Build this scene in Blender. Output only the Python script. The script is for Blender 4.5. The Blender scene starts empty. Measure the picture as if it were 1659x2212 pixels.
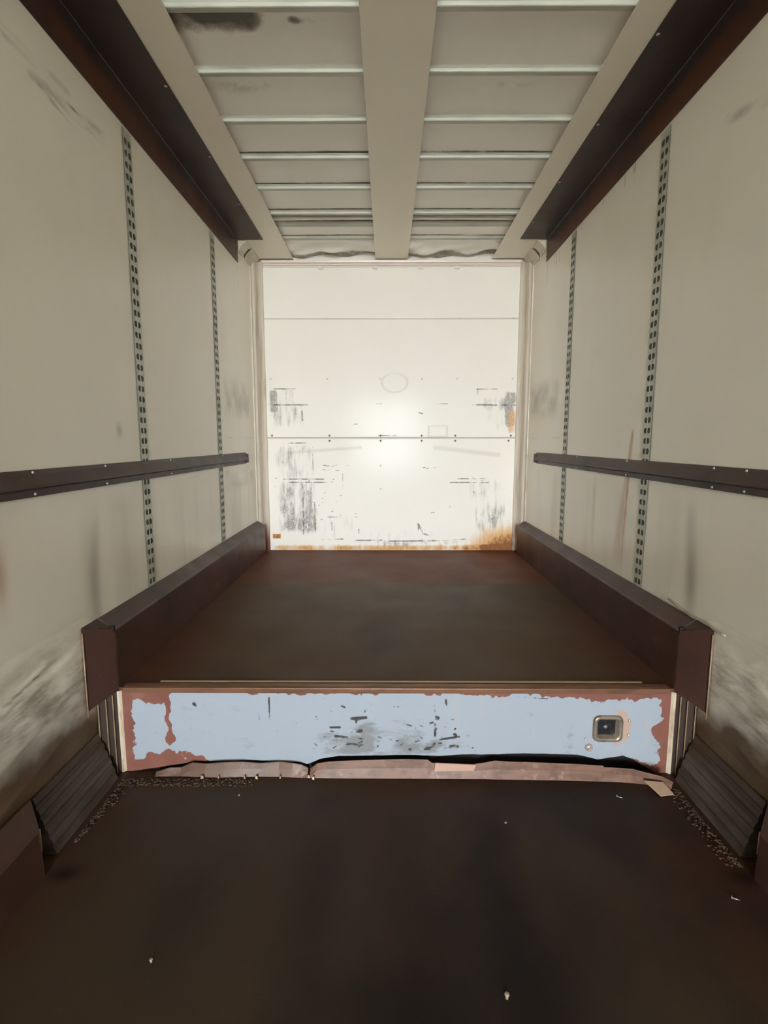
import bpy, bmesh, math, random
import numpy as np
from mathutils import Vector, Matrix
random.seed(7); rng = np.random.default_rng(7)
SC = bpy.context.scene; COL = SC.collection

# ------------------------------------------------------------------ camera
H = 1.413                      # eye height above the lower floor
cam_d = bpy.data.cameras.new('camera'); cam = bpy.data.objects.new('camera', cam_d); COL.objects.link(cam)
cam_d.sensor_fit = 'VERTICAL'; cam_d.sensor_height = 36.0; cam_d.lens = 1150/2212*36
cam_d.clip_start = 0.02; cam_d.clip_end = 300
PITCH = math.atan(151/1150); YAW = math.atan(6.5/1150*math.cos(PITCH))
cam.location = (0, 0, H); cam.rotation_euler = (math.pi/2-PITCH, 0, YAW)
SC.camera = cam

# ------------------------------------------------------------------ light
W = bpy.data.worlds.new('world'); SC.world = W; W.use_nodes = True
bg = W.node_tree.nodes['Background']
bg.inputs[0].default_value = (0.90, 0.96, 1.0, 1); bg.inputs[1].default_value = 36.0
XL, XR, XC = -1.212, 1.288, 0.038
YF, YB = 5.0435, -10.6         # front bulkhead, rear door opening
ZD, ZS, ZC = 0.381, 3.033, 3.073   # raised deck, underside of ceiling boards, ceiling sheet
pd = bpy.data.lights.new('door_daylight', 'AREA'); pd.shape = 'RECTANGLE'; pd.size = 2.4; pd.size_y = 2.95
pd.cycles.is_portal = True
po = bpy.data.objects.new('door_daylight', pd); COL.objects.link(po)
po.location = (XC, YB-0.02, 1.53); po.rotation_euler = (math.pi/2, 0, 0)
SC.view_settings.view_transform = 'Standard'; SC.view_settings.look = 'None'
SC.view_settings.exposure = 1.14; SC.view_settings.gamma = 1.0; SC.view_settings.use_curve_mapping = False
SC.cycles.max_bounces = 24; SC.cycles.diffuse_bounces = 16; SC.cycles.glossy_bounces = 8

# ------------------------------------------------------------------ node helper
class S:                                   # a socket with arithmetic
    def __init__(s, nt, k): s.nt = nt; s.k = k
    def _m(s, op, o=None, r=False, c=None):
        n = s.nt.nodes.new('ShaderNodeMath'); n.operation = op
        a, b = (o, s) if r else (s, o)
        for i, v in enumerate((a, b, c)):
            if v is None: continue
            if isinstance(v, S): s.nt.links.new(v.k, n.inputs[i])
            else: n.inputs[i].default_value = float(v)
        return S(s.nt, n.outputs[0])
    def __add__(s, o): return s._m('ADD', o)
    __radd__ = __add__
    def __sub__(s, o): return s._m('SUBTRACT', o)
    def __rsub__(s, o): return s._m('SUBTRACT', o, True)
    def __mul__(s, o): return s._m('MULTIPLY', o)
    __rmul__ = __mul__
    def __truediv__(s, o): return s._m('DIVIDE', o)
    def abs(s): return s._m('ABSOLUTE')
    def max(s, o): return s._m('MAXIMUM', o)
    def min(s, o): return s._m('MINIMUM', o)
    def clamp(s): return s._m('MAXIMUM', 0.0)._m('MINIMUM', 1.0)
    def pow(s, e): return s._m('POWER', e)
    def step(s, a, b):                     # smooth 0..1 from a to b (a may exceed b)
        n = s.nt.nodes.new('ShaderNodeMapRange'); n.interpolation_type = 'SMOOTHSTEP'
        inv = a > b
        s.nt.links.new(s.k, n.inputs[0]); n.inputs[1].default_value = min(a, b); n.inputs[2].default_value = max(a, b)
        n.inputs[3].default_value = 1.0 if inv else 0.0; n.inputs[4].default_value = 0.0 if inv else 1.0
        return S(s.nt, n.outputs[0])

class Mat:
    def __init__(s, name, color, rough=0.5, metal=0.0, spec=0.3):
        s.m = bpy.data.materials.new(name); s.m.use_nodes = True; s.nt = s.m.node_tree
        s.p = s.nt.nodes['Principled BSDF']
        s.p.inputs['Roughness'].default_value = rough; s.p.inputs['Metallic'].default_value = metal
        s.p.inputs['Specular IOR Level'].default_value = spec
        rgb = s.nt.nodes.new('ShaderNodeRGB'); rgb.outputs[0].default_value = (*lin(color), 1)
        s.c = rgb.outputs[0]
        tc = s.nt.nodes.new('ShaderNodeTexCoord'); s.tc = tc.outputs['Object']
        sp = s.nt.nodes.new('ShaderNodeSeparateXYZ'); s.nt.links.new(s.tc, sp.inputs[0])
        s.x, s.y, s.z = (S(s.nt, sp.outputs[i]) for i in range(3))
    def noise(s, scale, sc=(1, 1, 1), detail=3, rough=0.55, off=0.0):
        mp = s.nt.nodes.new('ShaderNodeMapping'); s.nt.links.new(s.tc, mp.inputs[0])
        mp.inputs['Scale'].default_value = sc; mp.inputs['Location'].default_value = (off, off*1.7, off*0.6)
        n = s.nt.nodes.new('ShaderNodeTexNoise'); s.nt.links.new(mp.outputs[0], n.inputs['Vector'])
        n.inputs['Scale'].default_value = scale; n.inputs['Detail'].default_value = detail; n.inputs['Roughness'].default_value = rough
        return S(s.nt, n.outputs[0])
    def attr(s, name):
        n = s.nt.nodes.new('ShaderNodeAttribute'); n.attribute_name = name; return S(s.nt, n.outputs['Fac'])
    def mix(s, fac, color):
        n = s.nt.nodes.new('ShaderNodeMix'); n.data_type = 'RGBA'; n.clamp_factor = True
        s.nt.links.new(fac.k, n.inputs[0]); s.nt.links.new(s.c, n.inputs[6]); n.inputs[7].default_value = (*lin(color), 1)
        s.c = n.outputs[2]; return s
    def rough(s, sock): s.nt.links.new(sock.k, s.p.inputs['Roughness']); return s
    def metal(s, sock): s.nt.links.new(sock.k, s.p.inputs['Metallic']); return s
    def bump(s, sock, strength=0.3, dist=0.004):
        b = s.nt.nodes.new('ShaderNodeBump'); b.inputs['Strength'].default_value = strength; b.inputs['Distance'].default_value = dist
        s.nt.links.new(sock.k, b.inputs['Height'])
        if s.p.inputs['Normal'].is_linked: s.nt.links.new(s.p.inputs['Normal'].links[0].from_socket, b.inputs['Normal'])
        s.nt.links.new(b.outputs[0], s.p.inputs['Normal']); return s
    def done(s): s.nt.links.new(s.c, s.p.inputs['Base Color']); return s.m
def lin(c):                                # 0..255 display colour -> linear
    return tuple((v/255/12.92) if v/255 <= 0.04045 else ((v/255+0.055)/1.055)**2.4 for v in c)

# ------------------------------------------------------------------ mesh helper
class MB:
    def __init__(s): s.v = []; s.f = []; s.sm = []
    def add(s, vs, fs, smooth=False):
        o = len(s.v); s.v += [tuple(p) for p in vs]; s.f += [tuple(i+o for i in f) for f in fs]; s.sm += [smooth]*len(fs); return s
    def box(s, x0, x1, y0, y1, z0, z1):
        vs = [(x, y, z) for z in (z0, z1) for y in (y0, y1) for x in (x0, x1)]
        return s.add(vs, [(0, 2, 3, 1), (4, 5, 7, 6), (0, 1, 5, 4), (2, 6, 7, 3), (0, 4, 6, 2), (1, 3, 7, 5)])
    def prism(s, poly, a, b, f, smooth=False):     # closed outline swept from a to b; f(u,v,t) -> point
        n = len(poly); vs = [f(u, v, a) for u, v in poly]+[f(u, v, b) for u, v in poly]
        fs = [(i, (i+1) % n, n+(i+1) % n, n+i) for i in range(n)]
        s.add(vs, fs, smooth); s.add(vs, [tuple(range(n))[::-1], tuple(range(n, 2*n))]); return s
    def loft(s, rings, smooth=False, cap=True):
        n = len(rings[0]); vs = [p for r in rings for p in r]; fs = []
        for k in range(len(rings)-1):
            for i in range(n): fs.append((k*n+i, k*n+(i+1) % n, (k+1)*n+(i+1) % n, (k+1)*n+i))
        s.add(vs, fs, smooth)
        if cap: s.add(rings[0], [tuple(range(n))[::-1]]); s.add(rings[-1], [tuple(range(n))])
        return s
    def dome(s, c, nrm, r, h, seg=10):             # a rivet head
        nrm = Vector(nrm).normalized(); u = nrm.orthogonal().normalized(); w = nrm.cross(u); c = Vector(c)
        rings = []
        for k, (rr, hh) in enumerate(((1, 0), (0.92, 0.4), (0.65, 0.8), (0.25, 1.0))):
            rings.append([c+nrm*h*hh+(u*math.cos(2*math.pi*i/seg)+w*math.sin(2*math.pi*i/seg))*r*rr for i in range(seg)])
        return s.loft(rings, True)
    def rod(s, a, b, r0, r1=None, seg=12, smooth=True):
        a, b = Vector(a), Vector(b); d = (b-a).normalized(); u = d.orthogonal().normalized(); w = d.cross(u); r1 = r0 if r1 is None else r1
        ring = lambda c, r: [c+(u*math.cos(2*math.pi*i/seg)+w*math.sin(2*math.pi*i/seg))*r for i in range(seg)]
        return s.loft([ring(a, r0), ring(b, r1)], smooth)
    def build(s, name, mat, parent=None, bevel=0.0, segs=2):
        me = bpy.data.meshes.new(name); me.from_pydata([tuple(p) for p in s.v], [], s.f)
        me.polygons.foreach_set('use_smooth', s.sm); me.materials.append(mat)
        bm = bmesh.new(); bm.from_mesh(me); bmesh.ops.remove_doubles(bm, verts=bm.verts, dist=1e-5)
        bmesh.ops.recalc_face_normals(bm, faces=bm.faces); bm.to_mesh(me); bm.free(); me.update()
        o = bpy.data.objects.new(name, me); COL.objects.link(o)
        if parent: put(o, parent)
        if bevel:
            m = o.modifiers.new('bevel', 'BEVEL'); m.width = bevel; m.segments = segs; m.limit_method = 'ANGLE'; m.angle_limit = 0.6
        return o
def put(o, parent):                         # vertices are written in room coordinates
    o.parent = parent; p = parent
    if parent.type == 'EMPTY': o.location = -parent.location
def tag(o, label, cat, group=None, kind=None):
    o['label'] = label; o['category'] = cat
    if group: o['group'] = group
    if kind: o['kind'] = kind
    return o
def thing(name, label, cat, loc, group=None):
    o = bpy.data.objects.new(name, None); COL.objects.link(o); o.location = loc; o.empty_display_size = 0.1
    return tag(o, label, cat, group)
def struct(o): o['kind'] = 'structure'; return o

def grid(name, mat, P, nu, nv, attrs=None, thick=None, smooth=True):
    """P(U,V)->X,Y,Z arrays over a unit grid; attrs: dict name->array(nv,nu)"""
    U, V = np.meshgrid(np.linspace(0, 1, nu), np.linspace(0, 1, nv))
    X, Y, Z = P(U, V)
    co = np.stack([X, Y, Z], -1).reshape(-1, 3)
    i = np.arange(nu*nv).reshape(nv, nu)
    q = np.stack([i[:-1, :-1], i[:-1, 1:], i[1:, 1:], i[1:, :-1]], -1).reshape(-1, 4)
    me = bpy.data.meshes.new(name); me.from_pydata(co.tolist(), [], q.tolist())
    me.polygons.foreach_set('use_smooth', [smooth]*len(q)); me.materials.append(mat)
    for k, a in (attrs or {}).items():
        at = me.attributes.new(k, 'FLOAT', 'POINT'); at.data.foreach_set('value', np.ascontiguousarray(a, dtype=np.float32).ravel())
    me.update()
    o = bpy.data.objects.new(name, me); COL.objects.link(o)
    if thick:
        m = o.modifiers.new('thickness', 'SOLIDIFY'); m.thickness = abs(thick); m.offset = -1 if thick > 0 else 1
    return o

def sm(a, b, x):                            # smoothstep, either direction
    t = np.clip((x-a)/(b-a), 0, 1); return t*t*(3-2*t)
def box2(X, Z, x0, x1, z0, z1, e=0.01):     # soft rectangle
    return sm(x0-e, x0+e, X)*sm(x1+e, x1-e, X)*sm(z0-e, z0+e, Z)*sm(z1+e, z1-e, Z)
def blob(X, Z, cx, cz, rx, rz):
    return np.exp(-(((X-cx)/rx)**2+((Z-cz)/rz)**2))
def seg2(X, Z, x0, z0, x1, z1, w):          # soft stroke
    dx, dz = x1-x0, z1-z0; t = np.clip(((X-x0)*dx+(Z-z0)*dz)/(dx*dx+dz*dz), 0, 1)
    d = np.hypot(X-(x0+t*dx), Z-(z0+t*dz)); return sm(w, w*0.3, d)

def vn(X, Z, f, seed=0, oct=4):             # value noise, about -1..1
    out = 0*X; amp = 1.0; tot = 0
    for o in range(oct):
        r = np.random.default_rng(seed*31+o).uniform(-1, 1, (256, 256)); u, w = X*f+37.3*o+50, Z*f+11.1*o+50
        i, j = np.floor(u).astype(int), np.floor(w).astype(int); a, b = u-i, w-j; a = a*a*(3-2*a); b = b*b*(3-2*b)
        g = lambda p, q: r[p % 256, q % 256]
        out = out+amp*((g(i, j)*(1-a)+g(i+1, j)*a)*(1-b)+(g(i, j+1)*(1-a)+g(i+1, j+1)*a)*b); tot += amp; amp *= .5; f *= 2
    return out/tot

# ------------------------------------------------------------------ materials
def brown_paint(name, base=(92, 62, 48), rough=0.42, red=(112, 62, 44), dark=(52, 40, 34)):
    m = Mat(name, base, rough)
    m.mix(m.noise(1.6, detail=4).step(0.45, 0.72)*0.7, red)
    m.mix(m.noise(2.3, detail=5, off=4).step(0.5, 0.75)*0.75, dark)
    m.mix(m.noise(60, detail=2, off=2).step(0.66, 0.78)*0.35, (120, 92, 74))
    m.rough(m.noise(6, detail=4, off=9)*0.3+(rough-0.15)); m.bump(m.noise(45, detail=3), 0.12, 0.002)
    return m
M_brown = brown_paint('brown painted steel', (66, 44, 37), .42, (80, 46, 36), (48, 34, 29)).done()
bmx = brown_paint('dark brown painted angle steel', (56, 41, 36), 0.40, (70, 44, 32), (34, 29, 28)); bmx.mix(bmx.z.step(ZS-.045, ZS-.10)*bmx.noise(2.5, (1, .5, 1), detail=5, off=3).step(.3, .6)*.75, (92, 50, 24)); M_beam = bmx.done()
M_rail = brown_paint('brown rail steel', (74, 56, 48), 0.45, (84, 56, 46), (48, 40, 36)).done()

def white_wall(name, seed, left):
    m = Mat(name, (238, 233, 219), 0.33, spec=0.35)
    m.mix(m.noise(0.9, detail=3, off=seed).step(0.25, 0.8)*0.5, (226, 219, 202))
    m.mix(m.noise(2.0, (1, 1.6, 0.8), detail=6, off=seed+3).step(0.4, 0.85)*0.10, (196, 186, 164))
    # drips under the rails
    low = m.z.step(1.22, 1.10)
    m.mix(m.noise(2.6, (1, 1, 0.12), detail=4, off=seed+8).step(0.45, 0.8)*low*0.45, (182, 172, 158))
    # scuffing low on the walls
    sc = m.z.step(0.78, 0.50)*m.y.step(2.2, 2.0)
    n = m.noise(7, (1, 0.5, 2.2), detail=7, rough=0.68, off=seed+1)
    m.mix(n.step(0.42, 0.62)*sc*0.65, (142, 131, 116)); m.mix(n.step(0.60, 0.72)*sc*0.7, (112, 100, 84))
    dirt = m.attr('dirt'); m.mix(dirt, (92, 72, 50))  # dirt mask, with painted reflections of the end wall in it
    m.mix(m.attr('rust'), (172, 112, 22)); m.mix(m.attr('black'), (58, 50, 42)); m.mix(m.attr('pale')*0.6, (232, 232, 220))
    m.bump(m.noise(3.5, (1, 0.55, 2.0), detail=5, off=seed+5)*sc, 0.5, 0.03)
    m.bump(m.noise(1.2, detail=2, off=seed)*1.0, 0.25, 0.01)
    m.rough(m.noise(1.0, detail=1, off=seed)*0.02+0.23+sc*0.25)
    return m.done()

# ------------------------------------------------------------------ structure
# side walls (sheet faces; grids carry their stains and painted reflections), right through to the rear doors
def side_wall(side):
    x = XL if side == 'left' else XR; sgn = 1 if side == 'left' else -1
    y0, y1, z0, z1 = 1.0, YF, 0.0, ZC+.06
    nu, nv = 500, 380
    U, V = np.meshgrid(np.linspace(0, 1, nu), np.linspace(0, 1, nv)); Y = y0+(y1-y0)*U; Z = z0+(z1-z0)*V
    h = H
    dirt = np.zeros_like(Y); rust = dirt.copy(); black = dirt.copy(); pale = dirt.copy()
    # grimy foot of the wall below the end of the scuff plate
    nw = vn(Y, Z, 6, 8)
    dirt += 0.85*sm(0.40, 0.22, Z+.06*nw)*sm(2.2, 2.1, Y)+.35*sm(.62, .40, Z+.12*nw+.1*(Y-1.8))*sm(2.15, 2.0, Y)
    if side == 'left':
        rust += 0.5*blob(Y, Z, 1.62, 1.0, 0.03, 0.10)
        black += 0.35*seg2(Y, Z, 1.99, 2.65, 2.45, 2.70, 0.035)+0.55*seg2(Y, Z, 2.02, 2.64, 2.25, 2.62, 0.008)+.5*seg2(Y, Z, 2.05, 2.68, 2.42, 2.69, .006)
        black += 0.3*seg2(Y, Z, 1.86, 2.70, 2.2, 2.72, 0.03)
        black += 0.75*seg2(Y, Z, 1.565, 0.572, 1.80, 0.612, 0.006)+0.7*seg2(Y, Z, 1.80, 0.612, 2.0, 0.617, 0.004)
        dirt += 0.35*blob(Y, Z, 2.43, 1.465, 0.025, 0.03)
        dirt += 0.20*sm(0.06, 0.0, abs(Y-2.18-0.03*np.sin(6*Z)))*sm(1.2, 1.0, Z)*sm(0.5, 0.7, Z)
        dirt += 0.30*blob(Y, Z, 2.13, 0.85, 0.06, 0.22)
        dirt += 0.42*box2(Y, Z, 4.05, 4.75, 1.64, 1.88, .07)*np.clip(.55+.9*vn(Y, Z, 7, 21), 0, 1)+.25*box2(Y, Z, 4.0, 4.8, 1.05, 1.22, .06)*np.clip(.4+vn(Y, Z*3, 5, 23), 0, 1)  # upper patch paints in a reflection of the end wall
        pale += 0.9*box2(Y, Z, 4.40, 4.62, 1.36, 1.40, .01)
        pale += 0.7*seg2(Y, Z, 2.66, 2.68, 3.8, 2.79, 0.012)
        black += 0.6*seg2(Y, Z, 4.53, 2.85, 4.53, 2.66, 0.006)+.35*sm(.006, .002, abs(Z-1.445))*sm(3.95, 4.1, Y)*sm(4.85, 4.8, Y)
    else:
        t = np.clip((1.49-Z)/0.72, 0, 1); yc = 2.825+0.10*t
        up = sm(1.50, 1.45, Z)*sm(0.70, 0.95, Z)
        rust += up*(sm(0.02, 0.0, abs(Y-yc)/(1+4*t)*1.0)*(0.95-0.35*t)*np.clip(.75+.7*vn(Y, Z*.12, 45, 31)*(t+.2), 0, 1)+0.65*sm(0.008, 0.003, abs(Y-yc+0.045*t))*(t > .35))
        dirt += 0.18*sm(0.05, 0.0, abs(Y-3.30))*sm(1.24, 1.1, Z)*sm(0.70, 0.9, Z)
        dirt += 0.22*sm(0.06, 0.0, abs(Y-2.22-0.02*np.sin(7*Z)))*sm(1.2, 1.05, Z)*sm(0.6, 0.8, Z)
        dirt += 0.3*blob(Y, Z, 2.2, 0.85, 0.05, 0.15)
        pale += 0.9*blob(Y, Z, 2.13, 1.10, 0.02, 0.05)+0.5*seg2(Y, Z, 1.85, 2.25, 2.1, 1.93, 0.025)
        pale += 0.55*seg2(Y, Z, 3.17, 1.98, 3.28, 1.93, 0.015)+.6*blob(Y, Z, 3.2, 1.96, .03, .03)
        dirt += 0.40*box2(Y, Z, 4.1, 4.9, 1.64, 1.88, .07)*np.clip(.55+.9*vn(Y, Z, 7, 22), 0, 1)  # the end wall's reflection painted onto the sheet
        for yy, ln, w in ((4.50, 0.20, .007), (4.33, 0.13, .006), (4.27, 0.14, .007), (4.2, .1, .006)):
            black += 0.7*seg2(Y, Z, yy, 2.86, yy, 2.86-ln, w)
        for yy, ln in ((3.0, .05), (3.1, .06), (3.4, .04), (3.75, .04), (2.98, .09)):
            black += 0.5*seg2(Y, Z, yy, 2.85, yy, 2.85-ln, .008)
        rust += 0.0; black += 0.9*blob(Y, Z, 1.845, 0.33, 0.018, 0.02); dirt += 0.7*blob(Y, Z, 1.86, 0.33, 0.05, 0.03)
        black += 0.35*seg2(Y, Z, 1.9, 2.55, 2.2, 2.62, 0.03)
        black += .3*sm(.006, .002, abs(Z-1.445))*sm(3.95, 4.1, Y)*sm(4.85, 4.8, Y)
    black *= np.clip(.35+1.5*vn(Y*.5, Z*3, 16, 61), .1, 1)
    A = {'dirt': np.clip(dirt, 0, 1), 'rust': np.clip(rust, 0, 1), 'black': np.clip(black, 0, 1), 'pale': np.clip(pale, 0, 1)}  # dirt also holds the painted end wall reflections
    # shallow dents low on the wall near the viewer
    d = 0.010*np.sin(9*Y+14*Z)*np.sin(5*Y-23*Z+1)*sm(0.75, 0.5, Z)*sm(2.0, 1.8, Y)
    if side == 'left': d += 0.010*sm(0.03, 0, abs(Z-(0.592+0.07*(Y-1.7))))*sm(2.0, 1.8, Y)
    mt = white_wall('painted %s wall sheet' % side, 3.0 if side == 'left' else 11.0, side == 'left')
    o = struct(grid('wall_'+side, mt, lambda U, V: (x+0*U-sgn*abs(d), y0+(y1-y0)*U, z0+(z1-z0)*V), nu, nv, A))
    # the same wall carried on behind the viewer
    b = MB(); xs = sorted((x, x-sgn*0.04)); b.box(xs[0], xs[1], YB, 1.0, 0, ZC+.06)
    struct(b.build('wall_%s_rear' % side, mt))
side_wall('left'); side_wall('right')

# lower floor
fm = Mat('brown painted floor plate', (68, 55, 43), 0.5)
fm.mix(fm.noise(1.1, (1, 0.6, 1), detail=4, off=1).step(0.42, 0.7)*0.65, (66, 44, 34))
fm.mix(fm.noise(1.3, (1, 0.55, 1), detail=5, off=6).step(0.46, 0.66)*0.75, (38, 32, 29))
fm.mix(fm.noise(0.9, (1.6, 0.6, 1), detail=3, off=13).step(0.52, 0.72)*0.6, (38, 35, 36))
fm.mix(fm.noise(160, detail=2, off=2).step(0.62, 0.75)*0.18, (120, 104, 90))
fm.mix(fm.noise(24, detail=4, off=3).step(0.70, 0.76)*0.5, (44, 36, 30))
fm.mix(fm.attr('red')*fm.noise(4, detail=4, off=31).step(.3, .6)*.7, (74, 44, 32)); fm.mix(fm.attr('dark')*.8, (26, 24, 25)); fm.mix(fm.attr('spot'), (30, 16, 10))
fm.rough(fm.noise(3, detail=5, off=20)*0.35+0.32); fm.bump(fm.noise(70, detail=4), 0.15, 0.002)
fm.p.inputs['Specular IOR Level'].default_value = .15; M_floor = fm.done()
def floor():
    y0, y1 = .9, YF+.04
    U, V = np.meshgrid(np.linspace(0, 1, 240), np.linspace(0, 1, 300)); X = XL-.04+(XR-XL+.08)*U; Y = y0+(y1-y0)*V
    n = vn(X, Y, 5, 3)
    dk = 0.9*blob(X+.05*n, Y, .02, 1.16, .20, .12)+.75*sm(.16, .0, abs(X-.30+.10*n-.15*(1.9-Y)))*sm(2.0, 1.75, Y)+.6*blob(X, Y+.1*n, -.22, 1.55, .10, .30)  # centre-front blob paints in the viewer's shadow; the rest are dark patches
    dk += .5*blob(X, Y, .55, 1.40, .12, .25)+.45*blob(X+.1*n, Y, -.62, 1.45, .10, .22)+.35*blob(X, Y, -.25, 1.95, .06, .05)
    rd = .8*sm(.75, 1.15, X+.1*n)+.6*sm(-.75, -1.1, X+.1*n)+.5*sm(1.95, 2.08, Y+.05*n)*sm(-.2, .2, X)
    hl = np.zeros_like(X)
    for k, (cx, cy) in enumerate(((-1.06, 1.60), (1.17, 1.60))):
        hl += .9*blob(X+.02*n, Y, cx, cy-.02, .05, .03)
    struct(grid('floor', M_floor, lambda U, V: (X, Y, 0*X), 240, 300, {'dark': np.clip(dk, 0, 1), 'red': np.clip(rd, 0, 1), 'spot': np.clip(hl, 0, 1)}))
    b = MB(); b.box(XL-.04, XR+.04, YB, .9, -.06, 0); struct(b.build('floor_rear', M_floor))
floor()

# front bulkhead: three riveted sheets
def front_wall():
    x0, x1, z0, z1 = -1.215, 1.29, -0.02, ZC+.06
    nu, nv = 420, 520
    U, V = np.meshgrid(np.linspace(0, 1, nu), np.linspace(0, 1, nv)); X = x0+(x1-x0)*U; Z = z0+(z1-z0)*V
    z = Z-H
    g = np.zeros_like(X)                    # scraped grey grime
    g += 0.85*box2(X, z, -1.10, -0.86, 0.34, 0.50, .02)*0.55+0.95*box2(X, z, -1.09, -1.02, 0.28, 0.47, .015)
    g += 0.75*box2(X, z, -1.08, -0.80, 0.14, 0.34, .035)
    g += 0.62*box2(X, z, -1.06, -0.70, -0.34, -0.03, .03)*0.9
    g += 0.80*box2(X, z, -1.03, -0.68, -0.62, -0.36, .05)+0.95*box2(X, z, -1.03, -0.66, -0.86, -0.62, .05)
    g += 0.9*box2(X, z, 0.90, 1.20, 0.30, 0.40, .03)+0.95*box2(X, z, 1.10, 1.20, 0.15, 0.46, .02)+0.5*box2(X, z, .95, 1.2, .12, .30, .05)
    g += 0.60*box2(X, z, 0.78, 1.10, -0.55, -0.36, .05)+0.85*box2(X, z, 0.84, 1.12, -0.85, -0.58, .07)
    g += 0.35*box2(X, z, -0.60, -0.30, -0.95, -0.70, .06)+.3*box2(X, z, -.25, .5, -0.98, -.85, .05)
    ln = np.zeros_like(X)                   # dark scrape lines
    for a in ((-1.05, .49, -.85, .49, .008), (-1.05, .343, -.745, .343, .010), (.83, .487, 1.02, .487, .008), (.80, .343, 1.19, .340, .012),
              (-.98, -.348, -.60, -.348, .009), (-.93, -.378, -.56, -.378, .008), (-.74, -.35, -.74, -.378, .008),
              (.67, -.345, .93, -.343, .008), (.60, -.380, .96, -.380, .009), (.85, -.36, .93, -.36, .006),
              (-.60, -.712, -.44, -.712, .006), (-.53, -.76, -.525, -.84, .006), (-.27, -.83, -.27, -.87, .008),
              (.30, -.78, .34, -.86, .014), (.34, -.87, .40, -.885, .012), (.30, -.80, .305, -.85, .010), (.40, -.87, .42, -.855, .008),
              (-.63, -.93, -.42, -.925, .007), (-.32, -.94, -.05, -.935, .009), (.02, -.945, .50, -.94, .011), (.52, -.94, .75, -.925, .007),
              (-.08, .06, .08, .06, .006), (.44, .355, .56, .352, .006), (-.10, .355, -.05, .355, .005),
              (-.80, .34, -.79, .20, .012), (-.70, -.05, -.70, -.30, .006), (-.69, -.5, -.69, -.85, .007), (-.80, -.40, -.80, -.88, .006),
              (-.42, -.30, -.42, -.44, .006), (.84, .487, .84, .44, .007), (.30, .27, .33, .265, .008), (-.31, .165, -.28, .167, .008),
              (-.33, -.68, -.29, -.68, .008), (-.33, -.71, -.29, -.71, .008), (.42, -.67, .45, -.665, .008), (.60, -.61, .60, -.65, .008),
              (-1.01, -.01, -.7, -.008, .006)):
        ln = np.maximum(ln, seg2(X, z, *a))
    for k in range(34):                     # little specks
        cx = rng.choice([rng.uniform(-1.08, -0.55), rng.uniform(-0.60, -0.42), rng.uniform(0.75, 1.18)]); cz = rng.uniform(-0.75, -0.25)
        ln = np.maximum(ln, 0.9*seg2(X, z, cx, cz, cx+rng.uniform(-.02, .02), cz+rng.uniform(-.006, .006), .006))
    for cx, cz in ((-.59, -.22), (-.56, -.225), (-.52, -.23), (-.49, -.22), (-.46, -.215), (-.60, -.26), (-.55, -.262), (-.47, -.268), (-.37, -.222), (.35, -.24), (.38, -.25), (.45, -.24)):
        ln = np.maximum(ln, seg2(X, z, cx-.012, cz, cx+.012, cz+.003, .007))
    ln = ln*np.clip(.62+1.0*vn(X, z, 22, 81), .15, 1)
    g = g*np.clip(.75+.9*vn(X*2.2, z*.7, 9, 83), .2, 1.15)
    ring = sm(.012, .004, abs(np.hypot((X-0.07)*0.85, (z-0.545)*1.15)-0.10))*0.45*sm(.66, .58, z)
    rr = np.maximum(abs(X-0.475)/0.085, abs(z-0.10)/0.048); ring += sm(.16, .05, abs(rr-1.0))*0.55
    sway = 0.45*seg2(X, z, -.95, -.10, -.25, -.05, .02)+0.4*seg2(X, z, .45, -.05, 1.05, -.12, .03)
    rust = 1.0*sm(0.85, 0.1, np.hypot((X-1.20)/0.75, (z+1.03)/0.42))+0.7*box2(X, z, -1.1, 1.2, -1.04, -.985, .02)*np.clip(.7+.9*vn(X, z, 9, 41), 0, 1)
    g += .8*box2(X, z, -.4, .75, -1.02, -.94, .015)*np.clip(.3+1.6*vn(X, z, 11, 43), 0, 1)
    rust += 0.9*box2(X, z, -1.10, -1.02, -0.92, -0.875, .006)+.5*box2(X, z, 1.13, 1.2, .08, .30, .03)
    pn = np.zeros_like(X)
    seam = sm(.008, .003, abs(z-1.117))*.6+sm(.009, .003, abs(z-0.039))*.85
    m = Mat('white painted bulkhead sheet', (238, 234, 226), 0.13, spec=0.035)
    m.mix(m.noise(1.4, detail=3).step(0.4, 0.75)*0.25, (228, 222, 208))
    st = m.noise(11, (2.6, 1, 0.35), detail=6, rough=0.7, off=2); st2 = m.noise(26, (1.6, 1, 0.9), detail=4, rough=0.65, off=5)
    gr = m.attr('grime')
    m.mix((st+gr*0.42-0.42).step(0.16, 0.56)*gr.step(0.02, 0.2)*0.75, (170, 167, 164))
    m.mix((st2*.6+st*.4+gr*0.30-0.36).step(0.34, 0.46)*gr.step(0.1, 0.4)*0.5, (122, 113, 106))
    m.mix((st2*0.6+st*0.4+gr*0.2).step(0.72, 0.80)*gr.step(0.1, 0.4)*0.7, (246, 244, 236))
    ru = m.attr('rust'); m.mix((ru+st*0.8-0.36).step(0.15, 0.75)*ru.step(0.0, 0.15)*0.9, (216, 164, 98)); m.mix((ru+st2*0.8-0.5).step(0.52, 0.9)*0.8, (122, 66, 36))
    m.mix(m.attr('ring')*0.55, (170, 164, 148))
    lnm = m.attr('line'); m.mix((lnm*(st2*1.2+0.35)).step(0.15, 0.65)*0.75, (92, 86, 80)); m.mix(m.attr('seam')*.8, (132, 124, 112))
    m.rough((m.noise(3, detail=3, off=8)*0.08+0.08+gr*0.3).clamp()); m.bump(m.noise(2.2, detail=1)*1.0, 0.05, 0.02); m.bump(lnm*-1.0, 0.2, 0.004)
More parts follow.
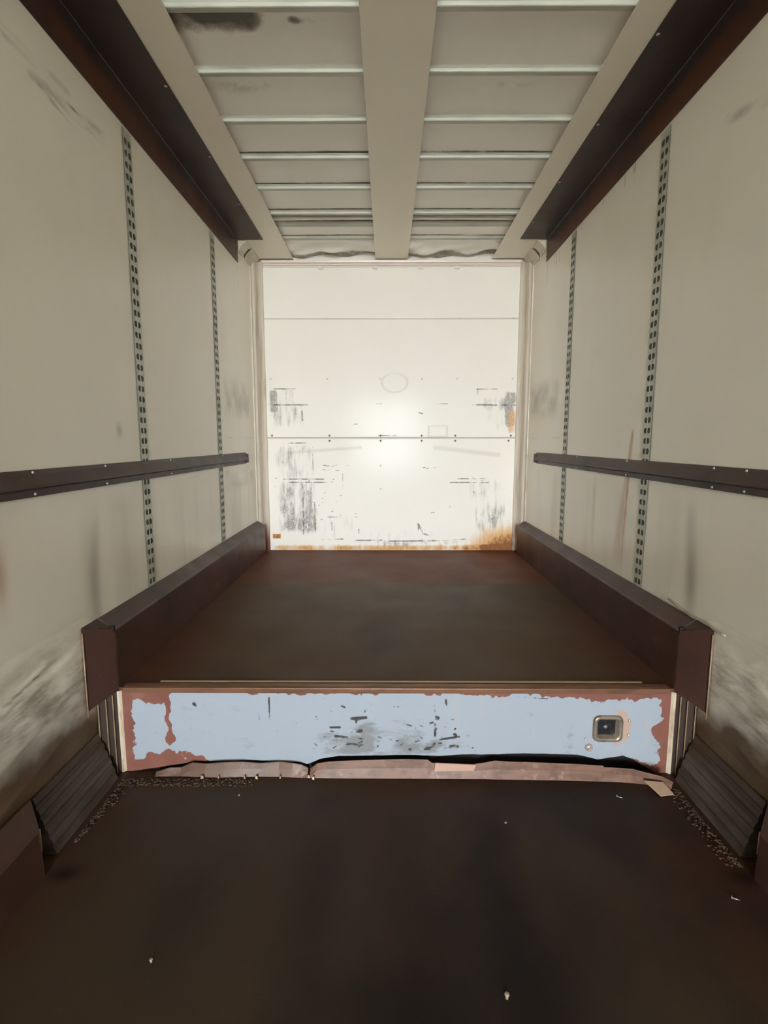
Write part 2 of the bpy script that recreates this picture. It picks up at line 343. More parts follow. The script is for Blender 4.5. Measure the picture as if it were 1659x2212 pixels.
    o = struct(grid('wall_front', m.done(), lambda U, V: (x0+(x1-x0)*U, YF+0*U+0.003*sm(.01, .0, abs(z-1.117))+0.004*sm(.01, 0, abs(z-.039)), z0+(z1-z0)*V), nu, nv,
               {'grime': np.clip(g, 0, 1), 'line': ln, 'ring': np.clip(ring+sway, 0, 1), 'rust': np.clip(rust, 0, 1), 'seam': np.clip(seam, 0, 1)}))
    M_riv = Mat('painted rivet', (214, 208, 196), 0.35).done(); M_rivd = Mat('dark rivet', (112, 100, 90), 0.5).done()
    for zr, xs, dark in ((1.117, (-1.06, -.56, .35, .66, 1.15), 0), (0.580, (-1.08, -.553, -.065, .325, .65, 1.159), 0),
                         (0.060, (-1.08, -.54, -.06, .325, .64, 1.16), 1), (0.012, (-.54, -.06, .325, .64, 1.14), 1), (-.22, (-.06,), 0), (-.44, (-.06,), 0)):
        for xx in xs:
            q = MB().dome((xx, YF+0.001, zr+H), (0, -1, 0), 0.010, 0.006); q.build('rivet', M_rivd if dark else M_riv, o)
front_wall()

# ceiling sheet: dished between the bows, buckled near the bulkhead
BOWS = [(2.24, .046, .026), (2.602, .046, .026), (2.966, .046, .026), (3.328, .046, .026), (3.70, .046, .026),
        (4.085, .045, .026), (4.165, .035, .020), (4.290, .085, .012), (4.575, .060, .018)]
def ceiling():
    nu, nv = 160, 420; x0, x1, y0, y1 = XL, XR, 0.9, YF
    U, V = np.meshgrid(np.linspace(0, 1, nu), np.linspace(0, 1, nv)); X = x0+(x1-x0)*U; Y = y0+(y1-y0)*V
    Z = ZC+0*X; ed = sorted([b[0]+b[1]/2 for b in BOWS])
    for a, c in zip(ed, ed[1:]):
        t = np.clip((Y-a)/(c-a), 0, 1); Z += 0.010*np.sin(math.pi*t)*min(1, (c-a)/.3)*sm(-1.1, -.3, X)*sm(1.15, .4, X)
    w = sm(4.62, 4.75, Y)
    Z += w*(0.020*np.sin(9*X+3*np.sin(5*Y))*np.sin(16*Y+4*X)-0.012*np.sin(17*X-11*Y))
    Z -= 0.02*blob(X, Y, -.42, 4.88, .22, .05)
    Xn, Yn = X+.07*vn(X, Y, 9, 71), Y+.035*vn(X, Y, 11, 72); st = 0.95*box2(Xn, Yn, -.82, -.54, 2.27, 2.335, .03)+0.7*blob(Xn, Yn, -.54, 2.36, .06, .07)+0.5*box2(Xn, Yn, -.93, -.56, 2.28, 2.42, .05)
    st += 0.75*blob(X, Y, -.375, 2.355, .022, .022)+.25*blob(X, Y, -.30, 2.36, .10, .03)+.5*box2(X, Y, -.5, .9, 2.28, 2.30, .012)
    for b_ in BOWS[3:]: st += .80*sm(.020, .006, abs(Y-b_[0]+.004))*(.85+.5*vn(X, Y, 6, 9))*sm(b_[0]+.02, b_[0], Y)  # thin dark line along the near edge of each farther bow
    st += .5*sm(4.90, 4.97, Y+.03*vn(X, Y, 7, 5))  # end band paints in the buckled sheet's dark reflections
    st += .30*blob(X, Y, -.7, 2.76, .22, .07)+.25*blob(X, Y, .55, 2.74, .2, .05)
    m = Mat('painted roof sheet', (250, 247, 240), 0.40)
    m.mix(m.noise(1.7, detail=3).step(0.4, 0.75)*0.35, (236, 229, 218))
    s = m.attr('stain_dark'); n = m.noise(16, detail=6, rough=0.7)
    m.mix((s+n*0.7-0.35).step(0.18, 0.62)*s.step(0.02, .2)*0.85, (116, 98, 80)); m.mix((s+n*0.7-0.5).step(0.4, 0.75)*0.8, (66, 58, 48))
    m.rough(m.noise(5, detail=3)*0.2+0.28); m.bump(m.noise(4, detail=2), 0.2, 0.01)
    mt = m.done()
    struct(grid('ceiling', mt, lambda U, V: (X, Y, Z), nu, nv, {'stain_dark': np.clip(st, 0, 1)}))
    b = MB(); b.box(XL-.04, XR+.04, YB, 0.9, ZC, ZC+.03); struct(b.build('ceiling_rear', mt))
ceiling()
gm = Mat('galvanised bow', (186, 186, 174), 0.45, 0.1)
gm.mix(gm.noise(9, (0.4, 2, 2), detail=5).step(0.4, 0.7)*0.5, (150, 152, 138)); gm.bump(gm.noise(30, (.3, 1, 1)), 0.15, 0.002)
M_bow = gm.done()
ORD = ['ninth', 'eighth', 'seventh', 'sixth', 'fifth', 'fourth', 'third', 'second', 'first']
for k, (y, w, d) in enumerate(BOWS):
    q = MB(); pr = [(0, .004), (.001, -d*.5), (.004, -d*.92), (.008, -d), (w-.012, -d*.95), (w-.002, -d*.3), (w, .004)]
    q.prism(pr, XL+.02, XR-.02, lambda u, v, t: (t, y+u, ZC+v))
    o = q.build('roof_bow', M_bow, None, .002)
    tag(o, 'pale metal roof bow across the ceiling, %s counted from the end wall' % ORD[k], 'roof bow', 'roof bows across the ceiling')

# ceiling boards
cm = Mat('beige painted ceiling board', (232, 224, 206), 0.42)
cm.mix(cm.noise(1.3, (2, .6, 1), detail=4).step(0.42, 0.7)*0.25, (220, 210, 190)); cm.rough(cm.noise(4)*.2+.3); cm.bump(cm.noise(90), .06, .001)
M_board = cm.done()
for nm, xa, xb, lb in (('left', XL+.001, -.840, 'beige strip under the ceiling edge along the left wall'), ('right', .934, XR-.001, 'beige strip under the ceiling edge along the right wall'),
                       ('centre', -.106, .186, 'wide flat beige strip down the middle of the ceiling')):
    q = MB(); ye = 4.99 if nm != 'centre' else 5.005
    q.box(xa, xb, -6.0, ye, ZS, ZS+.006)
    if nm == 'left': q.box(xb-.004, xb, -6, ye, ZS, ZS+.012)
    tag(q.build('ceiling_strip', M_board, None, .0015), lb, 'ceiling strip', 'beige strips along the ceiling')

# overhead angle steels
for nm, sg, xw, wd in (('left', 1, XL, .212), ('right', -1, XR, .220)):
    pts = []; t = .006; r = .010; drop = .178
    out = [(0.0005, -drop), (0.0005, -r)]+[(0.0005+r-r*math.cos(a), -r+r*math.sin(a)) for a in np.linspace(0, math.pi/2, 6)[1:]]+[(wd, -.0005)]
    inn = [(wd, -.0005-t), (r+.001, -t-.0005)]+[(0.0005+t+(r-t)-(r-t)*math.cos(a), -r+(r-t)*math.sin(a)) for a in np.linspace(math.pi/2, 0, 6)[1:-1]]+[(t, -r), (t, -drop)]
    q = MB(); q.prism(out+inn, -6.0, 4.525, lambda u, v, tt: (xw+sg*u, tt, ZS-.0005+v))
    e = thing('overhead_angle', 'dark brown steel angle running along the top corner of the %s wall' % nm, 'angle beam', (xw, 0, ZS-drop), 'brown angles in the ceiling corners')
    q.build('angle_steel', M_beam, e)
    MR = Mat('pale rivet', (150, 130, 115), 0.4).done()
    for y in (2.05, 2.66, 3.27, 3.88, 4.49) if nm == 'left' else (2.36, 2.97, 3.58, 4.19):
        MB().dome((xw+sg*(wd-.012), y, ZS-.007), (0, 0, -1), .008, .004).build('rivet', MR, e)

# cove mouldings above the wall ends, torn open
cv = Mat('creamy cove moulding', (198, 188, 166), 0.35); cv.mix(cv.noise(7).step(.5, .7)*.4, (150, 138, 120)); M_cove = cv.done()
M_dark = Mat('dark fill', (30, 24, 26), 0.8).done()
for nm, sg, xw in (('left', 1, XL), ('right', -1, XR)):
    e = thing('cove_moulding', 'short torn cream cove moulding in the top %s corner above the end post' % nm, 'moulding', (xw, 4.55, ZS-.06), 'cove mouldings beside the end wall')
    pr = [(0.001, -.085), (.006, -.087), (.022, -.055), (.045, -.030), (.072, -.012), (.074, -.001), (.001, -.001)]
    f = lambda u, v, t: (xw+sg*u, t, ZS+v)
    MB().prism(pr, 4.545, 4.69, f).build('moulding', M_cove, e); MB().prism(pr, 4.75, 4.99, f).build('moulding', M_cove, e)
    MB().prism([(u*.6, v*.6) for u, v in pr], 4.69, 4.75, f).build('tear', M_dark, e)['label'] = 'dark torn gap'

# rounded corner posts of the bulkhead and its header
pm = Mat('cream corner post', (206, 196, 180), 0.30)
pm.mix(pm.noise(9, (3, 3, .25), detail=5).step(.48, .7)*.5, (160, 134, 112)); pm.mix(pm.z.step(0.75, 0.42)*pm.noise(6, (1, 1, .5), detail=4).step(.35, .6), (128, 76, 54)); M_post = pm.done()
for nm, sg, xa in (('left', 1, XL), ('right', -1, XR)):
    w = .090
    pr = [(.001, -.12), (.006, -.12), (.010, -.085)]+[(.018+.05*math.sin(a), -.060+.058*(1-math.cos(a))-.0) for a in np.linspace(0, math.pi/2, 7)]+[(w, -.001), (.001, -.001)]
    pr = [(.001, -.13), (.008, -.13), (.012, -.105), (.030, -.098), (.040, -.070)]+[(.040+.045*(1-math.cos(a)), -.070+.060*math.sin(a)) for a in np.linspace(.2, math.pi/2, 6)]+[(w, -.001), (.001, -.001)]
    q = MB(); q.prism(pr, ZD, ZS-.012, lambda u, v, t: (xa+sg*u, YF-.001+v, t), True)
    tag(q.build('corner_post', M_post, None, .002), 'rounded cream corner post where the %s wall meets the white end wall' % nm, 'corner post', 'posts beside the white end wall')
hm = Mat('pale header trim', (226, 214, 204), 0.25); M_head = hm.done()
e = thing('header_trim', 'pale ridged trim along the top edge of the white end wall', 'trim', (XC, YF-.02, ZS-.05))
q = MB(); q.prism([(0, -.050), (-.010, -.050), (-.010, -.040), (-.022, -.036), (-.022, -.026), (-.040, -.020), (-.044, -.004), (-.044, 0), (0, 0)], -1.12, 1.19, lambda u, v, t: (t, YF-.002+u, ZS-.008+v))
q.build('trim_profile', M_head, e, .002)
for xx in (-.60, -.11, .30, .63):
    MB().box(xx-.022, xx+.022, YF-.016, YF-.002, ZS-.076, ZS-.055).build('clip', M_head, e, .003)

# ------------------------------------------------------------------ slotted posts let into the side walls
sp = Mat('grey slotted post', (188, 188, 174), 0.4, 0.2); sp.mix(sp.noise(20, (1, 1, .4), detail=4).step(.45, .65)*.5, (140, 142, 128)); M_slot = sp.done()
ch = Mat('dull channel', (92, 96, 86), .6); ch.mix(ch.noise(14, (1, 1, .5), detail=4).step(.4, .65)*.7, (54, 58, 50)); M_chan = ch.done()
def slotted_post(nm, sg, xw, y, label):
    wd = .084; z0, z1 = ZD+.30, ZS-.19; pitch = .0508
    e = thing('slotted_post', label, 'slotted wall post', (xw, y, z0), 'slotted posts in the side walls')
    b = MB(); x = xw+sg*.0035
    # face plate with two columns of D-shaped slots: built as strips around real openings
    cols = [(-.031, -.006), (.006, .031)]; n = int((z1-z0)/pitch); yy = [-wd/2, -.031, -.006, .006, .031, wd/2]
    def quad(ya, yb, za, zb): b.add([(x, y+ya, za), (x, y+yb, za), (x, y+yb, zb), (x, y+ya, zb)], [(0, 1, 2, 3)])
    for a, c in ((-wd/2, -.031), (-.006, .006), (.031, wd/2)): quad(a, c, z0, z1)
    for ci, (a, c) in enumerate(cols):
        for k in range(n):
            zb = z0+k*pitch; lo, hi = zb+.012, zb+.040
            quad(a, c, zb, lo); quad(a, c, hi, zb+pitch if k < n-1 else z1)
            # rounded corners of the slot
            s = .008
            for (py, pz, dy, dz) in ((a, lo, 1, 1), (a, hi, 1, -1), (c, lo, -1, 1), (c, hi, -1, -1)):
                if (ci == 0 and py == a) or (ci == 1 and py == c): 
                    b.add([(x, y+py, pz), (x, y+py+dy*s, pz), (x, y+py, pz+dz*s)], [(0, 1, 2)])
    b.build('face_plate', M_slot, e)
    MB().box(*sorted((xw+sg*.0005, xw+sg*.0012)), y-wd/2+.003, y+wd/2-.003, z0, z1).build('slot_channel', M_chan, e)['label'] = 'dark channel behind the slots'
for nm, sg, xw in (('left', 1, XL), ('right', -1, XR)):
    slotted_post(nm, sg, xw, 2.668, 'grey slotted post in the %s wall, the nearer and larger of its two' % nm)
    slotted_post(nm, sg, xw, 3.886, 'grey slotted post in the %s wall, the farther one by the end wall' % nm)

# ------------------------------------------------------------------ brown rails at half height
M_rivet = Mat('bright rivet', (205, 196, 186), 0.3, 0.5).done()
for nm, sg, xw, ye in (('left', 1, XL, 4.56), ('right', -1, XR, 4.59)):
    pr = [(.0045, .046), (.010, .046), (.011, .030), (.034, -.004), (.034, -.014), (.013, -.020), (.012, -.046), (.0045, -.046)]
    e = thing('wall_rail', 'dark brown ridged steel rail along the %s wall at half height' % nm, 'wall rail', (xw, 2, H-.18), 'brown rails on the side walls')
    zc = lambda t: H-.134-.006*(4.5-t)/2.9
    q = MB(); q.loft([[(xw+sg*u, t, zc(t)+v*(1+.0*t)) for u, v in pr] for t in np.linspace(-3.0, ye, 40)]); q.build('rail', M_rail, e, .0015)
    for y in ((1.80, 2.27, 2.96, 3.9) if nm == 'left' else (2.09, 2.85, 3.6, 1.9)):
        for v, u in ((.038, .010), (-.036, .0125)):
            MB().dome((xw+sg*u, y, zc(y)+v), (sg, 0, 0), .0055, .005).build('rivet', M_rivet, e)
    MB().add([], []).box(*sorted((xw+sg*.006, xw+sg*.030)), ye, ye+.004, zc(ye)-.040, zc(ye)+.036).build('end_cap', M_rail, e)

# ------------------------------------------------------------------ raised deck
dm = Mat('brown painted deck plate', (84, 64, 45), 0.5)
dm.mix(dm.noise(1.2, (.8, 1, 1), detail=4, off=2).step(.42, .7)*.6, (84, 56, 42)); dm.mix(dm.noise(1.7, (1.2, .7, 1), detail=5, off=7).step(.48, .7)*.6, (60, 48, 38))
dm.mix(dm.y.step(3.80, 3.83)*0.85, (104, 58, 42)); dm.mix((dm.x-XC).abs().step(.80, 1.15)*dm.y.step(3.9, 2.6)*.6, (86, 48, 36))
dm.mix(dm.noise(150, detail=2).step(.62, .75)*.2, (140, 122, 104)); dm.p.inputs['Specular IOR Level'].default_value = .15
dm.rough(dm.noise(3, detail=5, off=12)*.3+.36); dm.bump(dm.noise(60, detail=4), .15, .002)
M_deck = dm.done()
deck = thing('raised_deck', 'raised brown deck with a peeling pale blue front face', 'deck', (XC, 3.5, ZD-.38))
YR = 2.133; XA, XB = -1.137, 1.213          # riser plane, its ends
MB().box(XA, XB, YR+.004, YF-.002, ZD-.03, ZD).build('deck_plate', M_deck, deck)
nz = Mat('worn deck nosing', (120, 86, 66), 0.3, .2); nz.mix(nz.noise(9, (.6, 3, 3), detail=5).step(.45, .65)*.6, (84, 62, 48)); M_nose = nz.done()
q = MB(); q.prism([(YR-.006, -.020), (YR-.006, .002), (YR+.010, .005), (YR+.035, .006), (YR+.038, .001), (YR+.038, -.02)], XA+.02, XB-.02, lambda u, v, t: (t, u, ZD+v)); q.build('nosing', M_nose, deck, .002)
q = MB(); q.prism([(YR+.050, 0), (YR+.050, .005), (YR+.058, .007), (YR+.062, 0)], -.98, 1.10, lambda u, v, t: (t, u, ZD+v)); q.build('lip_highlight', Mat('pale edge highlight', (170, 140, 112), .3, .2).done(), deck)['label'] = 'pale strip painted as the edge highlight'

def riser():
    x0, x1, z1 = XA, XB, ZD-.012
    nu, nv = 520, 84
    U, V = np.meshgrid(np.linspace(0, 1, nu), np.linspace(0, 1, nv)); X = x0+(x1-x0)*U
    px = [262, 300, 385, 410, 520, 640, 662, 690, 730, 820, 900, 945, 1000, 1045, 1100, 1180, 1250, 1295, 1350, 1375, 1400, 1440, 1452]
    pv = [1668, 1664, 1652, 1646, 1643, 1646, 1652, 1640, 1634, 1632, 1630, 1633, 1628, 1629, 1627, 1626, 1628, 1640, 1631, 1640, 1655, 1676, 1680]
    zb = np.interp(X, (np.array(px)-836)*.00197, .017+(1660-np.array(pv))*.00214)+.004*vn(X, 0*X, 9, 4)
    zb = np.clip(zb, .001, .2); Z = zb+(z1-zb)*V
    # pale blue paint left on brown primer
    n1 = vn(X, Z, 16, 1); n2 = vn(X, Z, 45, 2); wob = .034*n1+.016*n2
    top = z1-.045*sm(-.89, -.96, X)-.006-.012*sm(.2, .45, X)-.020*sm(.55, 1.0, X)-Z
    bot = Z-(.030+.06*sm(-.70, -.85, X)-.02*sm(-1.0, -1.1, X)+.05*sm(.80, .9, X)-.03*sm(-.70, -.60, X)-.0*X)
    rgt = 1.155-X-.035*sm(.07, .0, abs(Z-.19))
    pe = np.minimum.reduce([X-(XA+.062), rgt, top, bot])+wob
    paint = sm(-.026, .026, pe)
    gap = sm(.020, .004, abs(X+.935+.03*n1))*sm(.10, .14, Z+.02*n1)
    paint *= 1-.9*gap-.8*sm(.028, .012, np.hypot(X+.93, (Z-.15)*1.3)+.03*n1)*.9
    bk = np.zeros_like(X)
    for a in ((-.15, .245, -.09, .25, .012), (-.13, .245, -.135, .19, .010), (-.15, .185, -.11, .19, .014), (-.24, .205, -.20, .205, .008), (-.22, .165, -.17, .16, .010),
              (-.19, .30, -.18, .295, .010), (-.10, .29, -.095, .285, .010), (.20, .33, .205, .28, .008), (.205, .22, .208, .12, .009), (.225, .15, .31, .165, .008), (.29, .175, .295, .17, .010),
              (.21, .255, .22, .25, .010), (.04, .145, .08, .145, .007), (.20, .205, .21, .2, .009), (.03, .30, .05, .30, .007), (.25, .33, .255, .30, .007), (-.08, .15, -.02, .14, .012), (-.18, .13, -.05, .125, .010),
              (-.55, .34, -.545, .24, .004), (-.50, .34, -.50, .22, .005), (-.46, .30, -.465, .2, .003), (-.63, .25, -.62, .24, .007), (-.82, .31, -.81, .30, .012),
              (.10, .105, .30, .12, .014), (.55, .345, .68, .337, .004)):
        bk = np.maximum(bk, seg2(X, Z, *a))
    bk *= np.clip(.55+1.1*vn(X, Z, 28, 6), 0, 1)
    for k in range(46):
        cx = rng.choice([rng.normal(-.12, .10), rng.normal(.20, .09)]); cz = rng.triangular(.09, .12, .34); bk = np.maximum(bk, rng.uniform(.3, .8)*seg2(X, Z, cx, cz, cx+rng.uniform(-.018, .018), cz+rng.uniform(-.010, .010), rng.uniform(.004, .009)))
    sd = 1.0*blob(X, Z, -.13, .13, .15, .06)+1.0*blob(X, Z, .20, .11, .16, .05)+.8*blob(X, Z, -.09, .18, .05, .08)+.3*box2(X, Z, -.85, -.5, .08, .17, .05)+.6*box2(X, Z, .765, .80, .05, .27, .012)
    sd *= np.clip(.75+.9*vn(X, Z, 14, 17), 0, 1.2)
    sd += .35*blob(X, Z, .06, .2, .1, .08)+.30*np.clip(vn(X, Z, 8, 51), 0, 1)+.30*box2(X, Z, -.90, -.60, .24, .34, .05)
    rst = (.8*sm(.045, .0, abs(np.hypot((X-.943), (Z-.205))-.075))*sm(.95, 1.0, X)+.40*box2(X, Z, .855, 1.03, .12, .29, .03))*np.clip(.6+.9*vn(X, Z, 22, 85), 0, 1)
    m = Mat('peeling pale blue paint', (118, 74, 62), 0.5)
    m.mix(m.noise(9, detail=5).step(.5, .72)*.5, (142, 98, 84)); m.mix(m.noise(5, detail=4, off=3).step(.55, .72)*.4, (98, 58, 48))
    pk = m.attr('paint'); n = m.noise(30, detail=6, rough=.65); n2 = m.noise(10, (1, 1, .7), detail=6, rough=.7, off=4)
    nr = m.noise(46, (1, 1, .8), detail=6, rough=.7, off=7); msk = (pk+n*0.8+nr*.7-.75).step(.43, .53)
    nt = m.nt; c0 = m.c
    m.mix(msk, (150, 158, 168))
    s = m.attr('soot'); ns = m.noise(20, (.55, 1, 1.7), detail=6, rough=.7, off=12); m.mix((s*.75+ns*1.3-.70).step(.18, .62)*s.step(.01, .2)*.65, (104, 102, 96))
    m.mix((m.noise(22, (1, 1, .12), detail=4, off=8).step(.58, .72))*msk*.35, (168, 160, 152)); m.mix(m.noise(40, detail=4, off=6).step(.68, .74)*msk*.6, (150, 120, 104))
    m.mix((m.attr('black')*(n*1.3+.2)).step(.25, .6), (62, 60, 56)); m.mix((m.attr('rust')*(n2+.45)).step(.2, .6)*.8, (178, 140, 112))
    m.rough((1-msk)*.2+.38); m.bump(msk, .35, .002); m.bump(n, .1, .003)
    # opening for the lamp is cut out of the sheet
    o = grid('riser_panel', m.done(), lambda U, V: (X, YR+0*U, Z), nu, nv, {'paint': paint, 'black': bk, 'soot': np.clip(sd, 0, 1), 'rust': np.clip(rst, 0, 1)})
    bm = bmesh.new(); bm.from_mesh(o.data)
    kill = [f for f in bm.faces if abs(f.calc_center_median().x-.940) < .050 and abs(f.calc_center_median().z-.207) < .047]
    bmesh.ops.delete(bm, geom=kill, context='FACES'); bm.to_mesh(o.data); bm.free()
    put(o, deck); return o
rp = riser()
def rring(x0, x1, z0, z1, r, y, n=6):
    out = []
    for cx, cz, a0 in ((x1-r, z1-r, 0), (x0+r, z1-r, 90), (x0+r, z0+r, 180), (x1-r, z0+r, 270)):
        for k in range(n+1):
            a = math.radians(a0+90*k/n); out.append((cx+r*math.cos(a), y, cz+r*math.sin(a)))
    return out
fr = Mat('scraped recess frame', (150, 138, 124), .28, .5); fr.mix(fr.noise(18, detail=5).step(.45, .65)*.6, (104, 80, 62)); M_frame = fr.done()
q = MB(); cx0, cx1, cz0, cz1 = .876, 1.004, .146, .264
rings = [rring(cx0, cx1, cz0, cz1, .026, YR-.001), rring(cx0+.002, cx1-.002, cz0+.002, cz1-.002, .025, YR-.009), rring(cx0+.012, cx1-.012, cz0+.012, cz1-.012, .018, YR-.012),
         rring(cx0+.021, cx1-.021, cz0+.018, cz1-.018, .014, YR-.005), rring(cx0+.024, cx1-.024, cz0+.021, cz1-.021, .012, YR+.045)]
q.loft(rings, True, False); q.add(rings[-1], [tuple(range(len(rings[-1])))])
MD = Mat('black recess', (20, 20, 23), .45); MD.mix(MD.noise(40, detail=4).step(.5, .7)*.5, (58, 58, 62))
fo = q.build('recess_frame', M_frame, rp)
cxm, czm = (cx0+cx1)/2, (cz0+cz1)/2
q = MB(); q.loft([rring(cx0+.024, cx1-.024, cz0+.021, cz1-.021, .012, YR+.020), rring(cx0+.027, cx1-.027, cz0+.024, cz1-.024, .010, YR+.016)], False); q.build('recess_plate', MD.done(), rp)['label'] = 'black recessed plate'
MB().dome((cxm-.004, YR+.016, czm), (0, -1, 0), .010, .010).build('recess_pin', Mat('grey pin', (120, 122, 124), .35, .4).done(), rp)
bo = MB(); bo.dome((.864, YR-.001, .118), (0, -1, 0), .017, .012, 14); bo.rod((.864, YR-.012, .118), (.864, YR-.018, .118), .008); bo.build('bolt_head', Mat('bright bolt', (226, 206, 198), .25, .6).done(), rp)
for xx, zz in ((.849, .158), (1.03, .175), (1.03, .24)): MB().dome((xx, YR-.001, zz), (0, -1, 0), .006, .005).build('rivet', M_rivet, rp)

# grooved aluminium corner strips at the riser ends
gs = Mat('grooved corner strip', (70, 58, 52), .35, .3); M_gdark = gs.done(); ge = Mat('rubbed brass edge', (206, 178, 146), .25, .6); ge.mix(ge.noise(30, (1, 1, .3), detail=4).step(.5, .65)*.5, (150, 124, 98)); M_gedge = ge.done(); M_wedge = Mat('plate edge highlight', (150, 122, 98), .4, .1).done()
cs = Mat('scraped cream corner', (196, 182, 160), .35); cs.mix(cs.noise(26, (1, 1, .3), detail=5).step(.45, .62)*.6, (140, 104, 82)); M_corner = cs.done()
for nm, sg, xa, xw in (('left', -1, XA, XL), ('right', 1, XB, XR)):
    A = Vector((xa, YR, 0)); Bp = Vector((xw-sg*.003, YR-.045, 0)); d = (Bp-A); nrm = Vector((-d.y, d.x, 0)).normalized()
    if nrm.y > 0: nrm = -nrm
    q = MB(); pr = []
    def F(u, v, t): p = A+d*u+nrm*v; return (p.x, p.y, t)
    pf = [(0, .001), (1, .001), (1, -.004), (0, -.004)]; q.loft([[F(u, v, .001) for u, v in pf], [F(u, v, ZD-.010-.036*u) for u, v in pf]])
    co = thing('corner_strip', 'grooved metal corner strip at the %s end of the pale blue face' % nm, 'corner strip', (xa, YR, .001), 'grooved strips beside the pale blue face'); q.build('backing', M_gdark, co)
    for k, u in enumerate((.30, .60, .95)):
        MB().prism([(u-.035, .001), (u-.02, .010), (u+.02, .010), (u+.035, .001)], .001, ZD-.014-.036*u, F).build('ridge', M_gedge, co, .001)
    MB().prism([(-.16, .001), (-.16, .006), (.02, .009), (.09, .007), (.10, .001)], 0.001, ZD-.012, F).build('corner_bead', M_corner, co, .002)

# ------------------------------------------------------------------ scuff plates over the deck edges
sgm = brown_paint('brown scuff plate', (72, 48, 39), .40, (84, 48, 36), (46, 34, 28))
sgm.mix((sgm.noise(4, (1, .6, 1.6), detail=5, off=21).step(.62, .74))*sgm.z.step(.40, .44)*.35, (120, 104, 94)); M_scuff = sgm.done()
for nm, sg, xw, xi in (('left', 1, XL, XA), ('right', -1, XR, XB)):
    e = thing('scuff_plate', 'brown steel scuff plate along the foot of the %s wall on the raised deck' % nm, 'scuff plate', (xw, 3.5, ZD), 'brown scuff plates beside the raised deck')
    zt = H-.731; zb = H-.775; xi2 = abs(xi-xw)
    pr = [(.001, ZD-.028), (.001, zt), (.008, zt), (xi2-.008, zb+.004), (xi2-.001, zb-.006), (xi2-.0005, ZD-.028)]
    q = MB(); q.prism(pr, YR+.006, YF-.136, lambda u, v, t: (xw+sg*u, t, v)); q.build('side_plate', M_scuff, e, .003)
    # splayed end plate
    A = Vector((xw+sg*(xi2-.004), YR+.006, 0)); B = Vector((xw+sg*.002, 2.020, 0)); z0a, z0b = ZD-.008, H-1.081
    t = Vector((0, -.004, 0))
    P = [Vector((A.x, A.y, z0a)), Vector((B.x, B.y, z0b)), Vector((B.x, B.y, zt)), Vector((A.x, A.y, zb))]
    off = Vector((sg*.003, -.004, 0))
    q = MB(); q.loft([[tuple(p) for p in P], [tuple(p+off) for p in P]])
    q.add([(B.x, B.y, zt+.0005), (A.x, A.y, zb+.0005), (xw+sg*.002, YR+.01, zt+.0005)], [(0, 1, 2)]); q.build('end_plate', M_brown, e, .001)
    eg = MB(); eg.rod((B.x+sg*.006, B.y-.004, z0b-.02), (B.x+sg*.006, B.y-.004, zt-.02), .0028, .0028, 8); eg.build('pale_edge', M_wedge, e)['label'] = 'pale strip painted as the edge highlight'
    # weld crack at the top
    MB().box(*sorted((xw+sg*(xi2-.030), xw+sg*(xi2-.001))), YR-.004, YR+.008, zb-.012, zb+.014).build('weld_notch', M_dark, e)
# plates on the lower wall, nearer the viewer
for nm, sg, xw in (('left', 1, XL), ('right', -1, XR)):
    e = thing('floor_scuff_plate', 'brown steel plate at the foot of the %s wall on the lower floor' % nm, 'scuff plate', (xw, 0, 0), 'brown scuff plates on the lower floor')
    pr = [(.001, .0005), (.001, .213), (.008, .214), (.070, .165), (.080, .150), (.090, .0005)]
    q = MB(); q.loft([[(xw+sg*u, t, v) for u, v in pr] for t in (-6.0, 1.575)]+[[(xw+sg*u, 1.66-.09*u/.09, v) for u, v in pr]]); q.build('plate', M_scuff, e, .003)
    MB().rod((xw+sg*.073, 1.588, .075), (xw+sg*.068, 1.594, .15), .005, .004, 8).build('pale_edge', Mat('pinkish edge highlight', (176, 140, 124), .3, .3).done(), e)['label'] = 'pale strip painted as the edge highlight'  # pale rod stands in for the highlight on the plate's end edge
# ribbed liners at the foot of the lower walls
rb = Mat('dirty ribbed liner', (96, 86, 75), .5, .15)
rb.mix(rb.noise(8, (1, .5, 2.5), detail=6, rough=.65).step(.42, .62)*.7, (66, 54, 43)); rb.mix(rb.noise(5, (1, .4, 3), detail=4, off=4).step(.5, .7)*.5, (112, 104, 97)); rb.mix(rb.noise(3, detail=5, off=9).step(.55, .7)*.6, (54, 41, 29))
rb.mix(rb.z.step(.10, .19)*rb.noise(5, (1, .5, 2), detail=5, off=14).step(.3, .55)*.75, (74, 54, 36)); rb.bump(rb.noise(40, (1, .4, 1), detail=5), .3, .004); M_liner = rb.done()
for nm, sg, xw in (('left', 1, XL), ('right', -1, XR)):
    pr = [(.001, .0005), (.001, .205), (.006, .205)]
    for k in range(5):
        zt = .198-.036*k; o = .004+.0125*k
        pr += [(o+.004, zt), (o+.010, zt-.016), (o+.0095, zt-.026), (o+.012, zt-.034)]
    pr += [(.074, .0005)]
    q = MB(); q.prism(pr, 1.664, 2.085, lambda u, v, t: (xw+sg*u, t, v))
    tag(q.build('ribbed_liner', M_liner, None, .001), 'dirty grey ribbed strip at the foot of the %s wall before the raised deck' % nm, 'wall liner', 'ribbed strips on the lower walls')

